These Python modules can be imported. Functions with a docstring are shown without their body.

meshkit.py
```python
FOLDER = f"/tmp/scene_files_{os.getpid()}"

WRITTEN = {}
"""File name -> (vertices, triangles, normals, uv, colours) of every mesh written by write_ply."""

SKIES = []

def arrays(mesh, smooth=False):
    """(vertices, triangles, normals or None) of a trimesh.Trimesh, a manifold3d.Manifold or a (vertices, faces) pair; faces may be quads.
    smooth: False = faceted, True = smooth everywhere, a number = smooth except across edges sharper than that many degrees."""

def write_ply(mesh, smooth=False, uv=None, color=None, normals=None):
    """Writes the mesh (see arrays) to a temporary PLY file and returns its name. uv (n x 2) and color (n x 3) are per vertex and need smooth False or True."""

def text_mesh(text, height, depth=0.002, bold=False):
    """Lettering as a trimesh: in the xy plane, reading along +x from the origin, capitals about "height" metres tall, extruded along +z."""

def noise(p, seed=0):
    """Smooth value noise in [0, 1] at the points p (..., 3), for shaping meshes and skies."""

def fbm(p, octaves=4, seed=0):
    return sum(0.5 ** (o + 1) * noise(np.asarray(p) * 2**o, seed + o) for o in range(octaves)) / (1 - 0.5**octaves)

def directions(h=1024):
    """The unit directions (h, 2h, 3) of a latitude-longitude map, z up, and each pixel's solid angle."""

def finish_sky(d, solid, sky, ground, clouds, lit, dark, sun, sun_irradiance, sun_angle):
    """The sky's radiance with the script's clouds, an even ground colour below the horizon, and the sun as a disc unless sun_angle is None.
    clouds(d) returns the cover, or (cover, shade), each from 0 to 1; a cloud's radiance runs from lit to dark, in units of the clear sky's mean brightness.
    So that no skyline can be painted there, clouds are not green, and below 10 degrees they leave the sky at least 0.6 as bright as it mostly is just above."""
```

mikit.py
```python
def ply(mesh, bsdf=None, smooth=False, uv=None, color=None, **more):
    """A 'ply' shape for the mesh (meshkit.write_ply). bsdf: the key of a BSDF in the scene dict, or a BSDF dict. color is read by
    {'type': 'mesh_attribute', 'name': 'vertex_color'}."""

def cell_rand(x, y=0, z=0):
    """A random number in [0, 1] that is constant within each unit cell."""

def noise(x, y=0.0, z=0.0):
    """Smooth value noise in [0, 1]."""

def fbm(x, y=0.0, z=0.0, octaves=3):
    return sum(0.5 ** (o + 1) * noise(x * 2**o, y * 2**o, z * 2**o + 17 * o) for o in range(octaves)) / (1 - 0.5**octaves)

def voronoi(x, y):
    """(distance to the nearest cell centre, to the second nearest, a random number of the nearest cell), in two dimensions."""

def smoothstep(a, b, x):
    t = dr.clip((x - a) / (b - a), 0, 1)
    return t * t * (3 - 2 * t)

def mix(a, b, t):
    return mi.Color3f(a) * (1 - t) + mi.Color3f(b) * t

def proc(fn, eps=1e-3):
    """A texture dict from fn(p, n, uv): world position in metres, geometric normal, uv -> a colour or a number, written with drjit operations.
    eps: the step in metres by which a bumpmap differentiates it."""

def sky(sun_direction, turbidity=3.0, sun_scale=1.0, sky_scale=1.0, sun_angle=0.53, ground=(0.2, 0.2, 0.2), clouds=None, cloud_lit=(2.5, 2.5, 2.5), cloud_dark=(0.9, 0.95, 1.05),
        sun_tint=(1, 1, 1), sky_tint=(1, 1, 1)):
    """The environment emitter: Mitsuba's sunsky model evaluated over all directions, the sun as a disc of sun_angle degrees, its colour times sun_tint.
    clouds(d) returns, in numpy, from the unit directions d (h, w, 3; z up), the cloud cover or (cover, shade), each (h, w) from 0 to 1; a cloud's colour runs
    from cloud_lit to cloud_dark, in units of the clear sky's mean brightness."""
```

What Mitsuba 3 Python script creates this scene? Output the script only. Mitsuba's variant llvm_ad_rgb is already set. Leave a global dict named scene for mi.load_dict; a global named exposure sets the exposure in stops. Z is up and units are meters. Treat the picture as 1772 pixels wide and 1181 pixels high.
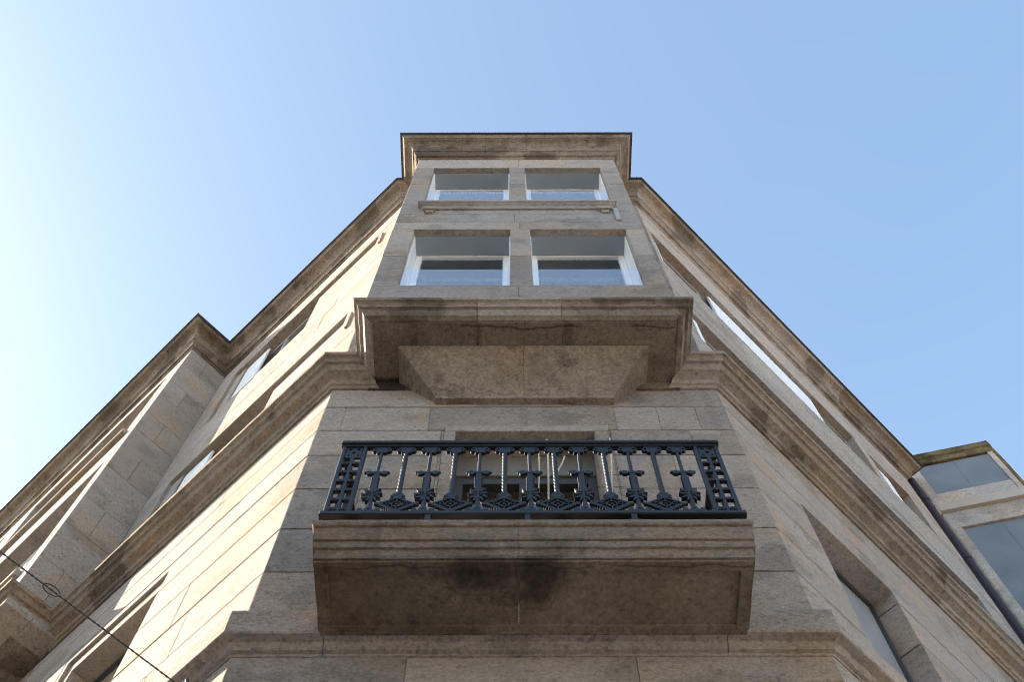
import math, random
import numpy as np
import trimesh
import shapely
from shapely.geometry import Polygon, box, LineString
from shapely import affinity
import drjit as dr
import mitsuba as mi
import mikit, meshkit
from mikit import noise, fbm, smoothstep, mix, proc

scene, labels = {}, {}
T = mi.ScalarTransform4f

# ------------------------------------------------------------------ camera, sky, exposure
ZC = 1.6                                   # eye height; all z below are metres above the eye
PITCH = math.radians(69.02)
ROLL = math.radians(0.118)
_f = np.array([0, math.cos(PITCH), math.sin(PITCH)])
_u = np.array([0, -math.sin(PITCH), math.cos(PITCH)])
_r = np.array([1.0, 0, 0])
_up = math.cos(ROLL) * _u + math.sin(ROLL) * _r
scene['camera'] = {'type': 'perspective', 'fov': 50.0, 'fov_axis': 'x', 'near_clip': 0.05, 'far_clip': 2000.0,
                   'to_world': T().look_at(origin=[0, 0, ZC], target=[0, _f[1], ZC + _f[2]], up=_up.tolist())}
SUN_AZ, SUN_EL = math.radians(164.6), math.radians(35.0)
SUN = [math.cos(SUN_AZ) * math.cos(SUN_EL), math.sin(SUN_AZ) * math.cos(SUN_EL), math.sin(SUN_EL)]
def thin_haze(d):
    # a faint, nearly even veil of high haze
    return 0.09 + 0.03 * (meshkit.fbm(d * 1.7 + 5.0, 3) - 0.5)
scene['sky'] = mikit.sky(SUN, turbidity=4.0, clouds=thin_haze, cloud_lit=(1.25, 1.5, 1.72), sun_scale=1.35, sun_tint=(0.93, 1.0, 1.14), sky_tint=(1.03, 1.035, 0.97), ground=(0.2, 0.18, 0.16))
exposure = 3.52

# ------------------------------------------------------------------ materials
def granite(name, light, dark, grime, seed, streak=0.0, bump=0.0025, spots=(), crust=(), rust=False):
    light, dark = list(light), list(dark)
    ztop_only = name == 'granite_balcony'
    def col(p, n, uv):
        x, y, z = p.x, p.y, p.z
        big = fbm(x * 0.9 + seed, y * 0.9 + 3.1, z * 0.9 + seed, 3)
        mid = fbm(x * 4.2 + 9, y * 4.2 + seed, z * 4.2, 3)
        grain = 0.55 * noise(x * 62, y * 62, z * 62) + 0.45 * noise(x * 110, y * 110, z * 110)
        grain2 = noise(x * 34 + 5, y * 34, z * 34 + seed)
        c = mix(dark, light, smoothstep(0.15, 0.85, 0.45 * big + 0.35 * mid + 0.2 * grain2))
        c = c * (0.52 + 0.76 * grain)
        c = mix(c, c * mi.Color3f(1.07, 0.98, 0.87), smoothstep(0.52, 0.75, fbm(x * 1.7 + 21, y * 1.7, z * 1.7 + seed, 2)))
        g = fbm(x * 2.3 + 31 + seed, y * 2.3 + 7, z * 2.3, 4)
        edge = smoothstep(0.62 - grime, 0.70 - grime, g + 0.08 * (grain2 - 0.5))
        c = mix(c, c * mi.Color3f(0.42, 0.40, 0.38), edge * (0.75 if grime > 0.07 else 0.35))
        if streak > 0:
            st = fbm((x + y) * 5.0 + seed, z * 0.5, (x - y) * 5.0, 3)
            c = mix(c, c * mi.Color3f(0.50, 0.48, 0.46), smoothstep(0.56, 0.74, st) * streak)
        h = fbm(x * 1.9 + 53 + seed, y * 1.9, z * 1.9 + 11, 4) + 0.05 * (grain2 - 0.5)
        rim = smoothstep(0.016, 0.004, dr.abs(h - 0.60)) * smoothstep(0.45, 0.6, noise(x * 1.1 + seed, y * 1.1, z * 1.1 + 40))
        c = mix(c, c * mi.Color3f(0.34, 0.32, 0.30), rim * (0.4 if grime > 0.07 else 0.15))
        for sx, sy_, rx, ry, k in spots:                 # damp stains
            dd = dr.sqrt(dr.square((x - sx) / rx) + dr.square((y - sy_) / ry)) + 0.9 * (fbm(x * 7, y * 7, seed, 3) - 0.5)
            c = mix(c, c * mi.Color3f(0.40, 0.37, 0.34), smoothstep(1.1, 0.4, dd) * k * smoothstep(6.90, 6.87, z if ztop_only else z - 4.0))
            c = mix(c, c * mi.Color3f(0.45, 0.42, 0.40), smoothstep(0.10, 0.03, dr.abs(dd - 0.98)) * k * 0.45 * smoothstep(6.90, 6.87, z if ztop_only else z - 4.0))
        for y0, w, k in crust:                          # black crust along a drip line
            dd = dr.abs(y - y0 - 0.08 * (fbm(x * 5 + y0, 3.3, seed, 5) - 0.5))
            c = mix(c, c * mi.Color3f(0.22, 0.20, 0.19), smoothstep(w, 0.3 * w, dd) * smoothstep(0.30, 0.55, noise(x * 4 + y0 * 9, 1.7, seed)) * k)
        if rust:                                        # rust run on the ledge at the right of the balcony
            dd = dr.abs(x - 1.63 - 0.05 * (fbm(z * 9, 2.0, 5.0, 2) - 0.5)) + 0.10 * (fbm(x * 22, z * 3, 1.0, 2) - 0.5)
            m = smoothstep(0.10, 0.0, dd) * smoothstep(6.72, 6.80, z) * smoothstep(7.20, 7.02, z) * smoothstep(4.0, 3.95, y)
            c = mix(c, mi.Color3f(0.34, 0.15, 0.05), m * 0.55)
        lich = smoothstep(0.76, 0.80, noise(x * 26 + 3, y * 26 + seed, z * 26))
        c = mix(c, c * 0.62, lich * 0.6)
        return c
    def hgt(p, n, uv):
        return 0.5 * noise(p.x * 70, p.y * 70, p.z * 70) + 0.5 * noise(p.x * 24, p.y * 24, p.z * 24 + 4)
    scene[name] = {'type': 'twosided', 'bsdf': {'type': 'bumpmap', 'arbitrary': proc(hgt, 0.004), 'scale': bump,
                   'bsdf': {'type': 'principled', 'base_color': proc(col), 'roughness': 0.88, 'specular': 0.25}}}

def plain(name, color, rough=0.5, metallic=0.0, spec=0.5, vary=0.12, scale=3.0, clearcoat=0.0):
    color = list(color)
    def col(p, n, uv):
        k = fbm(p.x * scale, p.y * scale + 2, p.z * scale, 3)
        return mi.Color3f(color) * (1 - vary + 2 * vary * k)
    scene[name] = {'type': 'twosided', 'bsdf': {'type': 'principled', 'base_color': proc(col), 'roughness': rough, 'metallic': metallic,
                   'specular': spec, 'clearcoat': clearcoat}}

GL, GD = (0.405, 0.364, 0.324), (0.305, 0.270, 0.237)
granite('granite_pale', GL, GD, 0.03, 1.0, streak=0.12, rust=True)
granite('granite_grey', (0.340, 0.308, 0.281), (0.245, 0.218, 0.196), 0.04, 14.0, streak=0.2, rust=True)
granite('granite_warm', (0.39, 0.342, 0.297), (0.29, 0.25, 0.212), 0.02, 37.0)
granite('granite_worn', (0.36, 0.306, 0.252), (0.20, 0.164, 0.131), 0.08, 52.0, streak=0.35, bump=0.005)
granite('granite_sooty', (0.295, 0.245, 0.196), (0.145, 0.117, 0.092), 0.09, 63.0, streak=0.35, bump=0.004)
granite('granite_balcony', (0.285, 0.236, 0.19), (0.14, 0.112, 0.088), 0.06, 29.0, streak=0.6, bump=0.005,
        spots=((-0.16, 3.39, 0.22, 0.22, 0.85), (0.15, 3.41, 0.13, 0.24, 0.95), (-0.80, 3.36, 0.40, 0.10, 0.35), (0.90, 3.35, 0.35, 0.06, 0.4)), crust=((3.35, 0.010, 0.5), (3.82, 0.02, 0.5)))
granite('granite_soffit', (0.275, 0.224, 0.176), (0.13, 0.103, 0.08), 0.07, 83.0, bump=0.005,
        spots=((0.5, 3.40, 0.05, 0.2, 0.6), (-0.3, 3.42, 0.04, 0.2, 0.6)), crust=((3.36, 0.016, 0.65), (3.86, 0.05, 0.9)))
granite('granite_joint', (0.13, 0.11, 0.09), (0.08, 0.07, 0.055), 0.0, 5.0)
granite('granite_white', (0.56, 0.52, 0.48), (0.36, 0.33, 0.30), 0.05, 77.0)
granite('stone_mossy', (0.30, 0.24, 0.13), (0.07, 0.06, 0.03), 0.16, 91.0, bump=0.012)
plain('white_paint', (0.80, 0.81, 0.82), 0.4, vary=0.04)
plain('grey_panel', (0.30, 0.30, 0.29), 0.5, vary=0.06)
plain('head_paint', (0.27, 0.32, 0.37), 0.5, vary=0.05)
plain('dim_panel', (0.16, 0.155, 0.14), 0.6, vary=0.06)
plain('dark_frame', (0.05, 0.05, 0.05), 0.45)
plain('iron_paint', (0.0100, 0.0125, 0.0170), 0.44, spec=0.38, vary=0.4, scale=14)
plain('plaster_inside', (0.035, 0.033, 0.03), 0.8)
plain('slate_cladding', (0.155, 0.178, 0.20), 0.55, vary=0.22, scale=2.2)
plain('plum_paint', (0.030, 0.019, 0.027), 0.5, spec=0.35, vary=0.2)
plain('cream_stucco', (0.42, 0.375, 0.32), 0.85, vary=0.18, scale=4)
plain('house_render', (0.27, 0.245, 0.21), 0.85, vary=0.1)
plain('house_pale_render', (0.42, 0.41, 0.39), 0.85, vary=0.1)
plain('sky_reflection_tint', (0.50, 0.56, 0.64), 0.9, vary=0.2, scale=2)  # sky reflected in the right lower pane, put into a panel colour
plain('olive_pane_tint', (0.42, 0.41, 0.34), 0.9, vary=0.2, scale=2)  # olive tone of the left lower pane, put on an added panel
plain('cable_rubber', (0.035, 0.032, 0.030), 0.5)
plain('bright_clip', (0.7, 0.7, 0.7), 0.3, metallic=1.0)
plain('cane_straw', (0.62, 0.54, 0.40), 0.7)
plain('asphalt', (0.06, 0.06, 0.06), 0.9)
plain('paving', (0.27, 0.25, 0.23), 0.9)
plain('roof_tile', (0.30, 0.16, 0.10), 0.8)
scene['pane_glass'] = {'type': 'thindielectric', 'int_ior': 1.52}
scene['coated_glass'] = {'type': 'thindielectric', 'int_ior': 2.2}

# ------------------------------------------------------------------ helpers
rng = np.random.default_rng(7)
taken = {}
def numbered(key):
    k = taken.get(key, -1) + 1
    taken[key] = k
    return key if k == 0 else f'{key}_{k:03d}'

def place(mesh):
    v, f = np.asarray(mesh[0], float), np.asarray(mesh[1], int)
    return v + [0, 0, ZC], f

def add(key, mesh, bsdf, smooth=False, label=None):
    """One entry of the scene from (vertices, triangles), z above the eye."""
    key = numbered(key)
    if isinstance(mesh, trimesh.Trimesh):
        mesh = (np.array(mesh.vertices), np.array(mesh.faces))
    scene[key] = mikit.ply(place(mesh), bsdf, smooth=smooth)
    if label:
        labels[key] = {'label': label}
    return key

def thing(key, label, cat, group=None):
    labels[key] = {'label': label, 'category': cat}
    if group:
        labels[key]['group'] = group

def join(*ms):
    vs, fs, n = [], [], 0
    for m in ms:
        if isinstance(m, trimesh.Trimesh):
            m = (np.array(m.vertices), np.array(m.faces))
        vs.append(m[0]); fs.append(np.asarray(m[1]) + n); n += len(m[0])
    return np.vstack(vs), np.vstack(fs)

class Frame:
    """A wall's own coordinates: s along it, o out of it, z up."""
    def __init__(self, q, d, n):
        self.q, self.d, self.n = np.array([*q, 0.0]), np.array([*d, 0.0]), np.array([*n, 0.0])
    def __call__(self, soz):
        a = np.asarray(soz, float)
        return self.q + a[..., :1] * self.d + a[..., 1:2] * self.n + a[..., 2:] * np.array([0, 0, 1.0])
    def shift(self, s, o):
        f = Frame((0, 0), (0, 0), (0, 0)); f.q, f.d, f.n = self.q + s * self.d + o * self.n, self.d, self.n
        return f

def triangulate(poly):
    v, f = trimesh.creation.triangulate_polygon(poly, engine='earcut')
    return np.asarray(v), np.asarray(f)

def slab(fr, poly, front, back, ch=0.005):
    """A wall piece: the polygon in (s, z), from o=back to o=front, its front arris chamfered."""
    poly = shapely.geometry.polygon.orient(poly, 1.0)
    inner = poly.buffer(-ch, join_style=2) if ch else poly
    vs, fs, n = [], [], 0
    if ch and (inner.geom_type != 'Polygon' or inner.is_empty or inner.interiors or poly.interiors or len(inner.exterior.coords) != len(poly.exterior.coords)):
        inner, ch = poly, 0
    fv, ff = triangulate(inner)
    vs.append(np.column_stack([fv[:, 0], np.full(len(fv), front), fv[:, 1]])); fs.append(ff); n += len(fv)
    for ring, iring in [(poly.exterior, inner.exterior)] + [(r, r) for r in poly.interiors]:
        a = np.array(ring.coords)[:-1]
        if ch:
            b = np.array(shapely.geometry.polygon.orient(inner, 1.0).exterior.coords)[:-1]
            b = np.roll(b, -int(np.argmin(np.linalg.norm(b - a[0], axis=1))), axis=0)
        else:
            b = a
        k = len(a)
        rings = [np.column_stack([a[:, 0], np.full(k, back), a[:, 1]]), np.column_stack([a[:, 0], np.full(k, front - ch), a[:, 1]])]
        if ch:
            rings.append(np.column_stack([b[:, 0], np.full(k, front), b[:, 1]]))
        for r0, r1 in zip(rings, rings[1:]):
            vs += [r0, r1]
            i = np.arange(k); j = (i + 1) % k
            fs.append(np.vstack([np.stack([i, j, j + k], 1), np.stack([i, j + k, i + k], 1)]) + n); n += 2 * k
    return fr(np.vstack(vs)), np.vstack(fs)

def bar(fr, s0, s1, o0, o1, z0, z1, ch=0.004):
    """A box in wall coordinates with chamfered front and back rims."""
    poly = box(min(s0, s1), min(z0, z1), max(s0, s1), max(z0, z1))
    o0, o1 = min(o0, o1), max(o0, o1)
    m = slab(fr, poly, o1, o0, ch)
    pv, pf = triangulate(poly)
    return join(m, (fr(np.column_stack([pv[:, 0], np.full(len(pv), o0), pv[:, 1]])), pf[:, ::-1]))

STONES = ['granite_pale', 'granite_pale', 'granite_grey', 'granite_warm']
def ashlar(holder, fr, region, levels, length, front=0.0, depth=0.28, gap=0.010, vgap=0.005, seed=0, joints=None, tones=STONES, ch=0.005, back=True):
    """Every course cut into its stones; each stone is a piece of the holder. Behind them stands a backing that closes the joints."""
    r = np.random.default_rng(seed)
    s0, z0, s1, z1 = region.bounds
    for i, (a, b) in enumerate(zip(levels, levels[1:])):
        if b <= z0 + 0.01 or a >= z1 - 0.01:
            continue
        cuts = (joints or {}).get(i)
        if cuts is None:
            cuts, x = [], s0 + length * (0.35 + 0.6 * r.random())
            while x < s1 - 0.3:
                cuts.append(x); x += length * (0.75 + 0.5 * r.random())
        xs = [s0 - 1] + list(cuts) + [s1 + 1]
        for x0, x1 in zip(xs, xs[1:]):
            cell = box(x0 + vgap / 2, a + (gap / 2 if i else -0.5), x1 - vgap / 2, b - (gap / 2 if i < len(levels) - 2 else -0.5))
            part = region.intersection(cell)
            for g in getattr(part, 'geoms', [part]):
                if g.geom_type == 'Polygon' and g.area > 0.004:
                    add(holder + '__stone', slab(fr, g.simplify(1e-4), front + r.normal() * 0.0012, front - depth, ch), tones[r.integers(len(tones))])
    if back:
        inner_ = region.buffer(-0.007, join_style=2)
        ms = [slab(fr, g, front - 0.024, front - depth + 0.004, 0) for g in getattr(inner_, 'geoms', [inner_])]
        add(holder, join(*ms), 'granite_joint')

def rect_minus(outer, *holes):
    p = box(*outer)
    for h in holes:
        p = p.difference(box(*h))
    return p

def normals2(pts):
    d = np.diff(pts, axis=0); d /= np.linalg.norm(d, axis=1, keepdims=True)
    return d, np.stack([d[:, 1], -d[:, 0]], 1)

def sweep(holder, pts, profiles, mats, length=1.5, gap=0.004, rough=0.004, seed=0, joints=None, name='stone', step=0.09):
    """A moulding run along the plan line, cut into stones; profiles: one list of (o, z) per straight run; mitred corners."""
    pts = np.asarray(pts, float)
    d, n = normals2(pts)
    r = np.random.default_rng(seed)
    miter = [n[0]] + [(n[i] + n[i + 1]) / (1 + n[i] @ n[i + 1]) for i in range(len(n) - 1)] + [n[-1]]
    for i in range(len(d)):
        pr = np.asarray(profiles[i] if isinstance(profiles, dict) and i in profiles else profiles['all'] if isinstance(profiles, dict) else profiles, float)
        L = np.linalg.norm(pts[i + 1] - pts[i])
        cuts = (joints or {}).get(i)
        if cuts is None:
            k = max(1, round(L / length))
            cuts = [L * (j + 0.12 * r.normal() * (k > 1)) / k for j in range(1, k)]
        xs = [0.0] + list(cuts) + [L]
        for j, (u0, u1) in enumerate(zip(xs, xs[1:])):
            def ring(u, at_start, at_end):
                m = miter[i] if at_start else miter[i + 1] if at_end else n[i]
                base = pts[i] + d[i] * (0 if at_start else L if at_end else u)
                return np.column_stack([base + pr[:, :1] * m, pr[:, 1]])
            A = ring(u0 + gap / 2, j == 0, False) if j else ring(0, True, False)
            B = ring(u1 - gap / 2, False, False) if j < len(xs) - 2 else ring(L, False, True)
            m_ = max(1, int((u1 - u0) / step)); k = len(pr)
            t = np.linspace(0, 1, m_ + 1)[:, None, None]
            V = (A[None] * (1 - t) + B[None] * t)
            if rough:
                q = V.reshape(-1, 3)
                w = np.stack([meshkit.fbm(q * 9 + c * 31, 3) for c in range(3)], 1) - 0.5
                V = (q + w * rough * 2 * np.array([1, 1, 0.8])).reshape(V.shape)
            V = V.reshape(-1, 3)
            a = np.arange(k - 1)
            F = [np.vstack([np.stack([a + c * k, a + 1 + c * k, a + 1 + (c + 1) * k], 1), np.stack([a + c * k, a + 1 + (c + 1) * k, a + (c + 1) * k], 1)]) for c in range(m_)]
            for c, on in ((0, j > 0 or i == 0), (m_, j < len(xs) - 2 or i == len(d) - 1)):
                if on:
                    _, cf = triangulate_ring(pr)
                    F.append(cf + c * k)
            add(f'{holder}__{name}', (V, np.vstack(F)), mats[r.integers(len(mats))], smooth=32)

def triangulate_ring(pr):
    p = Polygon(pr)
    v, f = triangulate(p)
    idx = [int(np.argmin(np.linalg.norm(pr - x, axis=1))) for x in v]
    return v, np.array([[idx[a] for a in t] for t in f])

def cove(o0, z0, o1, z1, k=6, bulge=1):
    """Quarter hollow from (o0, z0) down to (o1, z1)."""
    t = np.linspace(0, math.pi / 2, k)
    if bulge > 0:
        return [(o0 + (o1 - o0) * math.sin(a), z0 + (z1 - z0) * (1 - math.cos(a))) for a in t]
    return [(o0 + (o1 - o0) * (1 - math.cos(a)), z0 + (z1 - z0) * math.sin(a)) for a in t]

def tube(path, radius, sides=8, cap=True):
    p = np.asarray(path, float)
    t = np.gradient(p, axis=0); t /= np.linalg.norm(t, axis=1, keepdims=True) + 1e-12
    ref = np.array([0, 0, 1.0]) if abs(t[0, 2]) < 0.9 else np.array([1.0, 0, 0])
    a = np.cross(t, ref); a /= np.linalg.norm(a, axis=1, keepdims=True); b = np.cross(t, a)
    ang = np.arange(sides) * 2 * math.pi / sides
    rad = np.broadcast_to(radius, (len(p),))
    v = p[:, None] + rad[:, None, None] * (np.cos(ang)[None, :, None] * a[:, None] + np.sin(ang)[None, :, None] * b[:, None])
    i, j = np.meshgrid(np.arange(len(p) - 1), np.arange(sides), indexing='ij')
    q = np.stack([i * sides + j, i * sides + (j + 1) % sides, (i + 1) * sides + (j + 1) % sides, (i + 1) * sides + j], -1).reshape(-1, 4)
    f = np.vstack([q[:, [0, 1, 2]], q[:, [0, 2, 3]]])
    v = v.reshape(-1, 3)
    if cap:
        n0 = len(v)
        v = np.vstack([v, p[0], p[-1]])
        k = np.arange(sides); l = (k + 1) % sides
        f = np.vstack([f, np.stack([l, k, 0 * k + n0], 1), np.stack([k, l, 0 * k + n0 + 1], 1) + np.array([(len(p) - 1) * sides, (len(p) - 1) * sides, 0])])
    return v, f

# ------------------------------------------------------------------ ground
GZ = -ZC
def sheet(x0, y0, x1, y1, z):
    return np.array([[x0, y0, z], [x1, y0, z], [x1, y1, z], [x0, y1, z]], float), np.array([[0, 1, 2], [0, 2, 3]])
add('ground', sheet(-600, -600, 600, 600, GZ), 'paving'); labels['ground'] = {'kind': 'structure'}

# ------------------------------------------------------------------ the corner building
B = 'corner_building'
thing(B, 'granite corner building with a bay window, balcony and heavy cornices at its cut-off corner', 'building')
AL, AR = math.radians(46.4), math.radians(45.0)
XL, XR, Y0, YB = -1.60, 1.82, 3.91, 3.235
BX0, BX1 = -1.335, 1.472
FC = Frame((0, Y0), (1, 0), (0, -1))
FB = Frame((0, YB), (1, 0), (0, -1))
FL = Frame((XL, Y0), (-math.sin(AL), math.cos(AL)), (-math.cos(AL), -math.sin(AL)))
FR = Frame((XR, Y0), (math.sin(AR), math.cos(AR)), (math.cos(AR), -math.sin(AR)))
SP, OP = 3.98, 0.655            # the second bay down the left street: where it starts, how far it stands out
LEND, REND = 15.0, 6.45
ZT, ZM, ZS = 16.25, 9.28, 5.46  # tops of roof cornice, middle cornice, string course
ZMB, ZRB = 8.97, 15.76         # where the wall meets the cornices from below
xy = lambda fr, s, o=0.0: fr(np.array([[s, o, 0.0]]))[0, :2]

LOW = [-1.6, 0.6, 1.4, 2.2, 3.0, 3.7, 4.35, 4.95, 5.5, 6.054, 6.592, 7.159, 7.701, 8.149, 8.607, 9.1]
UP = [9.0, 9.92, 10.6, 11.2, 11.93, 12.5, 13.0, 13.5, 14.1, 14.6, 15.2, 16.1]

# corner face, lower storeys, with the balcony door
DOOR = (-0.46, 5.45, 0.667, 8.086)
cj = {9: [-0.95, 0.75, 1.30], 10: [-1.12, 1.2], 11: [-1.30, -0.58, 0.80, 1.25], 12: [-0.58, 0.80, 1.45],
      13: [-1.42, -0.695, 0.867, 1.23, 1.56], 14: [-0.307, 0.445], 8: [-0.9, 0.1, 1.0], 7: [-0.6, 0.7], 6: [-1.0, 0.35, 1.2]}
region = rect_minus((XL, -1.6, XR, ZMB), (DOOR[0] - 0.095, 5.44, DOOR[2] + 0.122, 8.198))
ashlar(B + '__wall', FC, region, LOW, 1.1, seed=3, joints=cj, vgap=0.002, tones=['granite_grey', 'granite_pale', 'granite_grey', 'granite_pale', 'granite_warm'], gap=0.013, ch=0.003)

# corner face beside the bay
ashlar(B + '__wall_001', FC, box(XL, 9.2, BX0, 16.1), UP, 3.0, seed=4, tones=['granite_grey'])
ashlar(B + '__wall_002', FC, box(BX1, 9.2, XR, 16.1), UP, 3.0, seed=5, tones=['granite_grey'])

# street walls ------------------------------------------------------
def window_set(key, fr, s0, s1, z0, z1, face, r, frame='white_paint', pane='pane_glass', fw=0.06, mull=1, label=None):
    """Window in an opening: frame of the part, with glass; face = o of the wall there."""
    key = numbered(key)
    o = face - r
    ms = [bar(fr, s0, s0 + fw, o - 0.05, o, z0, z1), bar(fr, s1 - fw, s1, o - 0.05, o, z0, z1),
          bar(fr, s0 + fw, s1 - fw, o - 0.05, o - 0.001, z1 - fw, z1), bar(fr, s0 + fw, s1 - fw, o - 0.05, o - 0.001, z0, z0 + fw)]
    scene[key] = mikit.ply(place(join(*ms)), frame)
    if label:
        labels[key] = {'label': label}
    for k in range(1, mull + 1):
        s = s0 + (s1 - s0) * k / (mull + 1)
        add(key + '__mullion', bar(fr, s - 0.03, s + 0.03, o - 0.048, o - 0.003, z0 + fw, z1 - fw), frame)
    xs = np.linspace(s0 + fw, s1 - fw, mull + 2)
    for a, b in zip(xs, xs[1:]):
        add(key + '__pane', slab(fr, box(a + 0.031, z0 + fw - 0.01, b - 0.031, z1 - fw + 0.01), o - 0.02, o - 0.0201, 0), pane)
    return key

def flat_pane(fr, s0, s1, o, z0, z1):
    v = fr(np.array([[s0, o, z0], [s1, o, z0], [s1, o, z1], [s0, o, z1]]))
    return v, np.array([[0, 1, 2], [0, 2, 3]])

# left street, below the middle cornice
WL = (1.92, 5.6, 3.10, 7.87)
hole = (1.83, 5.6, 3.20, 8.03)
region = rect_minus((0, -1.6, SP + 0.3, ZMB), hole)
ashlar(B + '__wall_003', FL, region, LOW, 2.6, seed=11, vgap=0.004, gap=0.017, tones=['granite_pale', 'granite_warm', 'granite_pale'])
ashlar(B + '__wall_003', FL, rect_minus(hole, WL), [5.6, 7.87, 8.03], 9, seed=12, front=-0.035, back=False)
ashlar(B + '__wall_004', FL, box(SP + 0.3, -1.6, LEND, ZMB), LOW, 1.5, seed=13, tones=['granite_pale', 'granite_warm'])
# left street, upper storeys: shallow recesses that hold the windows
RU, RL = (0.40, 13.3, 3.50, 15.13), (0.36, 9.9, 3.50, 11.73)
WU, WD = (1.69, 13.82, 3.30, 15.13), (1.66, 10.70, 3.28, 11.73)
region = rect_minus((0, 9.0, SP, 16.1), RU, RL)
ashlar(B + '__wall_005', FL, region, UP, 1.9, seed=14, gap=0.004, vgap=0.002, tones=['granite_pale', 'granite_warm'])
for rec, win, sd in ((RU, WU, 15), (RL, WD, 16)):
    ashlar(B + '__wall_005', FL, rect_minus(rec, win), [rec[1], rec[3]], 9, seed=sd, front=-0.05, gap=0.0, back=False, tones=['granite_pale'])
# tapered stops at the near end of each recess
for rec in (RU, RL):
    add(B + '__wall_005__moulding_end', slab(FL, Polygon([(rec[0] - 0.16, rec[3] - 0.75), (rec[0] - 0.12, rec[3] - 0.75), (rec[0] - 0.12, rec[3] - 0.28), (rec[0] - 0.16, rec[3] - 0.30)]), 0.03, -0.01), 'granite_warm')

# second bay on the left street
FS = Frame(xy(FL, SP - 0.006, 0), FL.n[:2], -FL.d[:2])           # its side that faces the corner
ashlar(B + '__wall_006', FS, box(0, 9.05, OP, 16.1), UP, 0.62, seed=17, gap=0.005, vgap=0.004, joints={i: ([] if i % 2 else [0.34]) for i in range(12)}, tones=['granite_pale', 'granite_warm', 'granite_pale'])
FP = FL.shift(0, OP)
po = [(4.42, 13.35, 7.7, 15.42), (4.30, 9.9, 7.7, 12.45), (8.4, 13.35, 11.5, 15.42), (8.4, 9.9, 11.5, 12.4)]
ashlar(B + '__wall_007', FP, rect_minus((SP, 9.05, 12.4, 16.1), *po), UP, 1.9, seed=18, gap=0.004, vgap=0.002, tones=['granite_pale'])
ashlar(B + '__wall_008', FL, box(12.3, 9.0, LEND, 16.1), UP, 1.9, seed=19, gap=0.004, vgap=0.002, tones=['granite_pale'])
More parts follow.
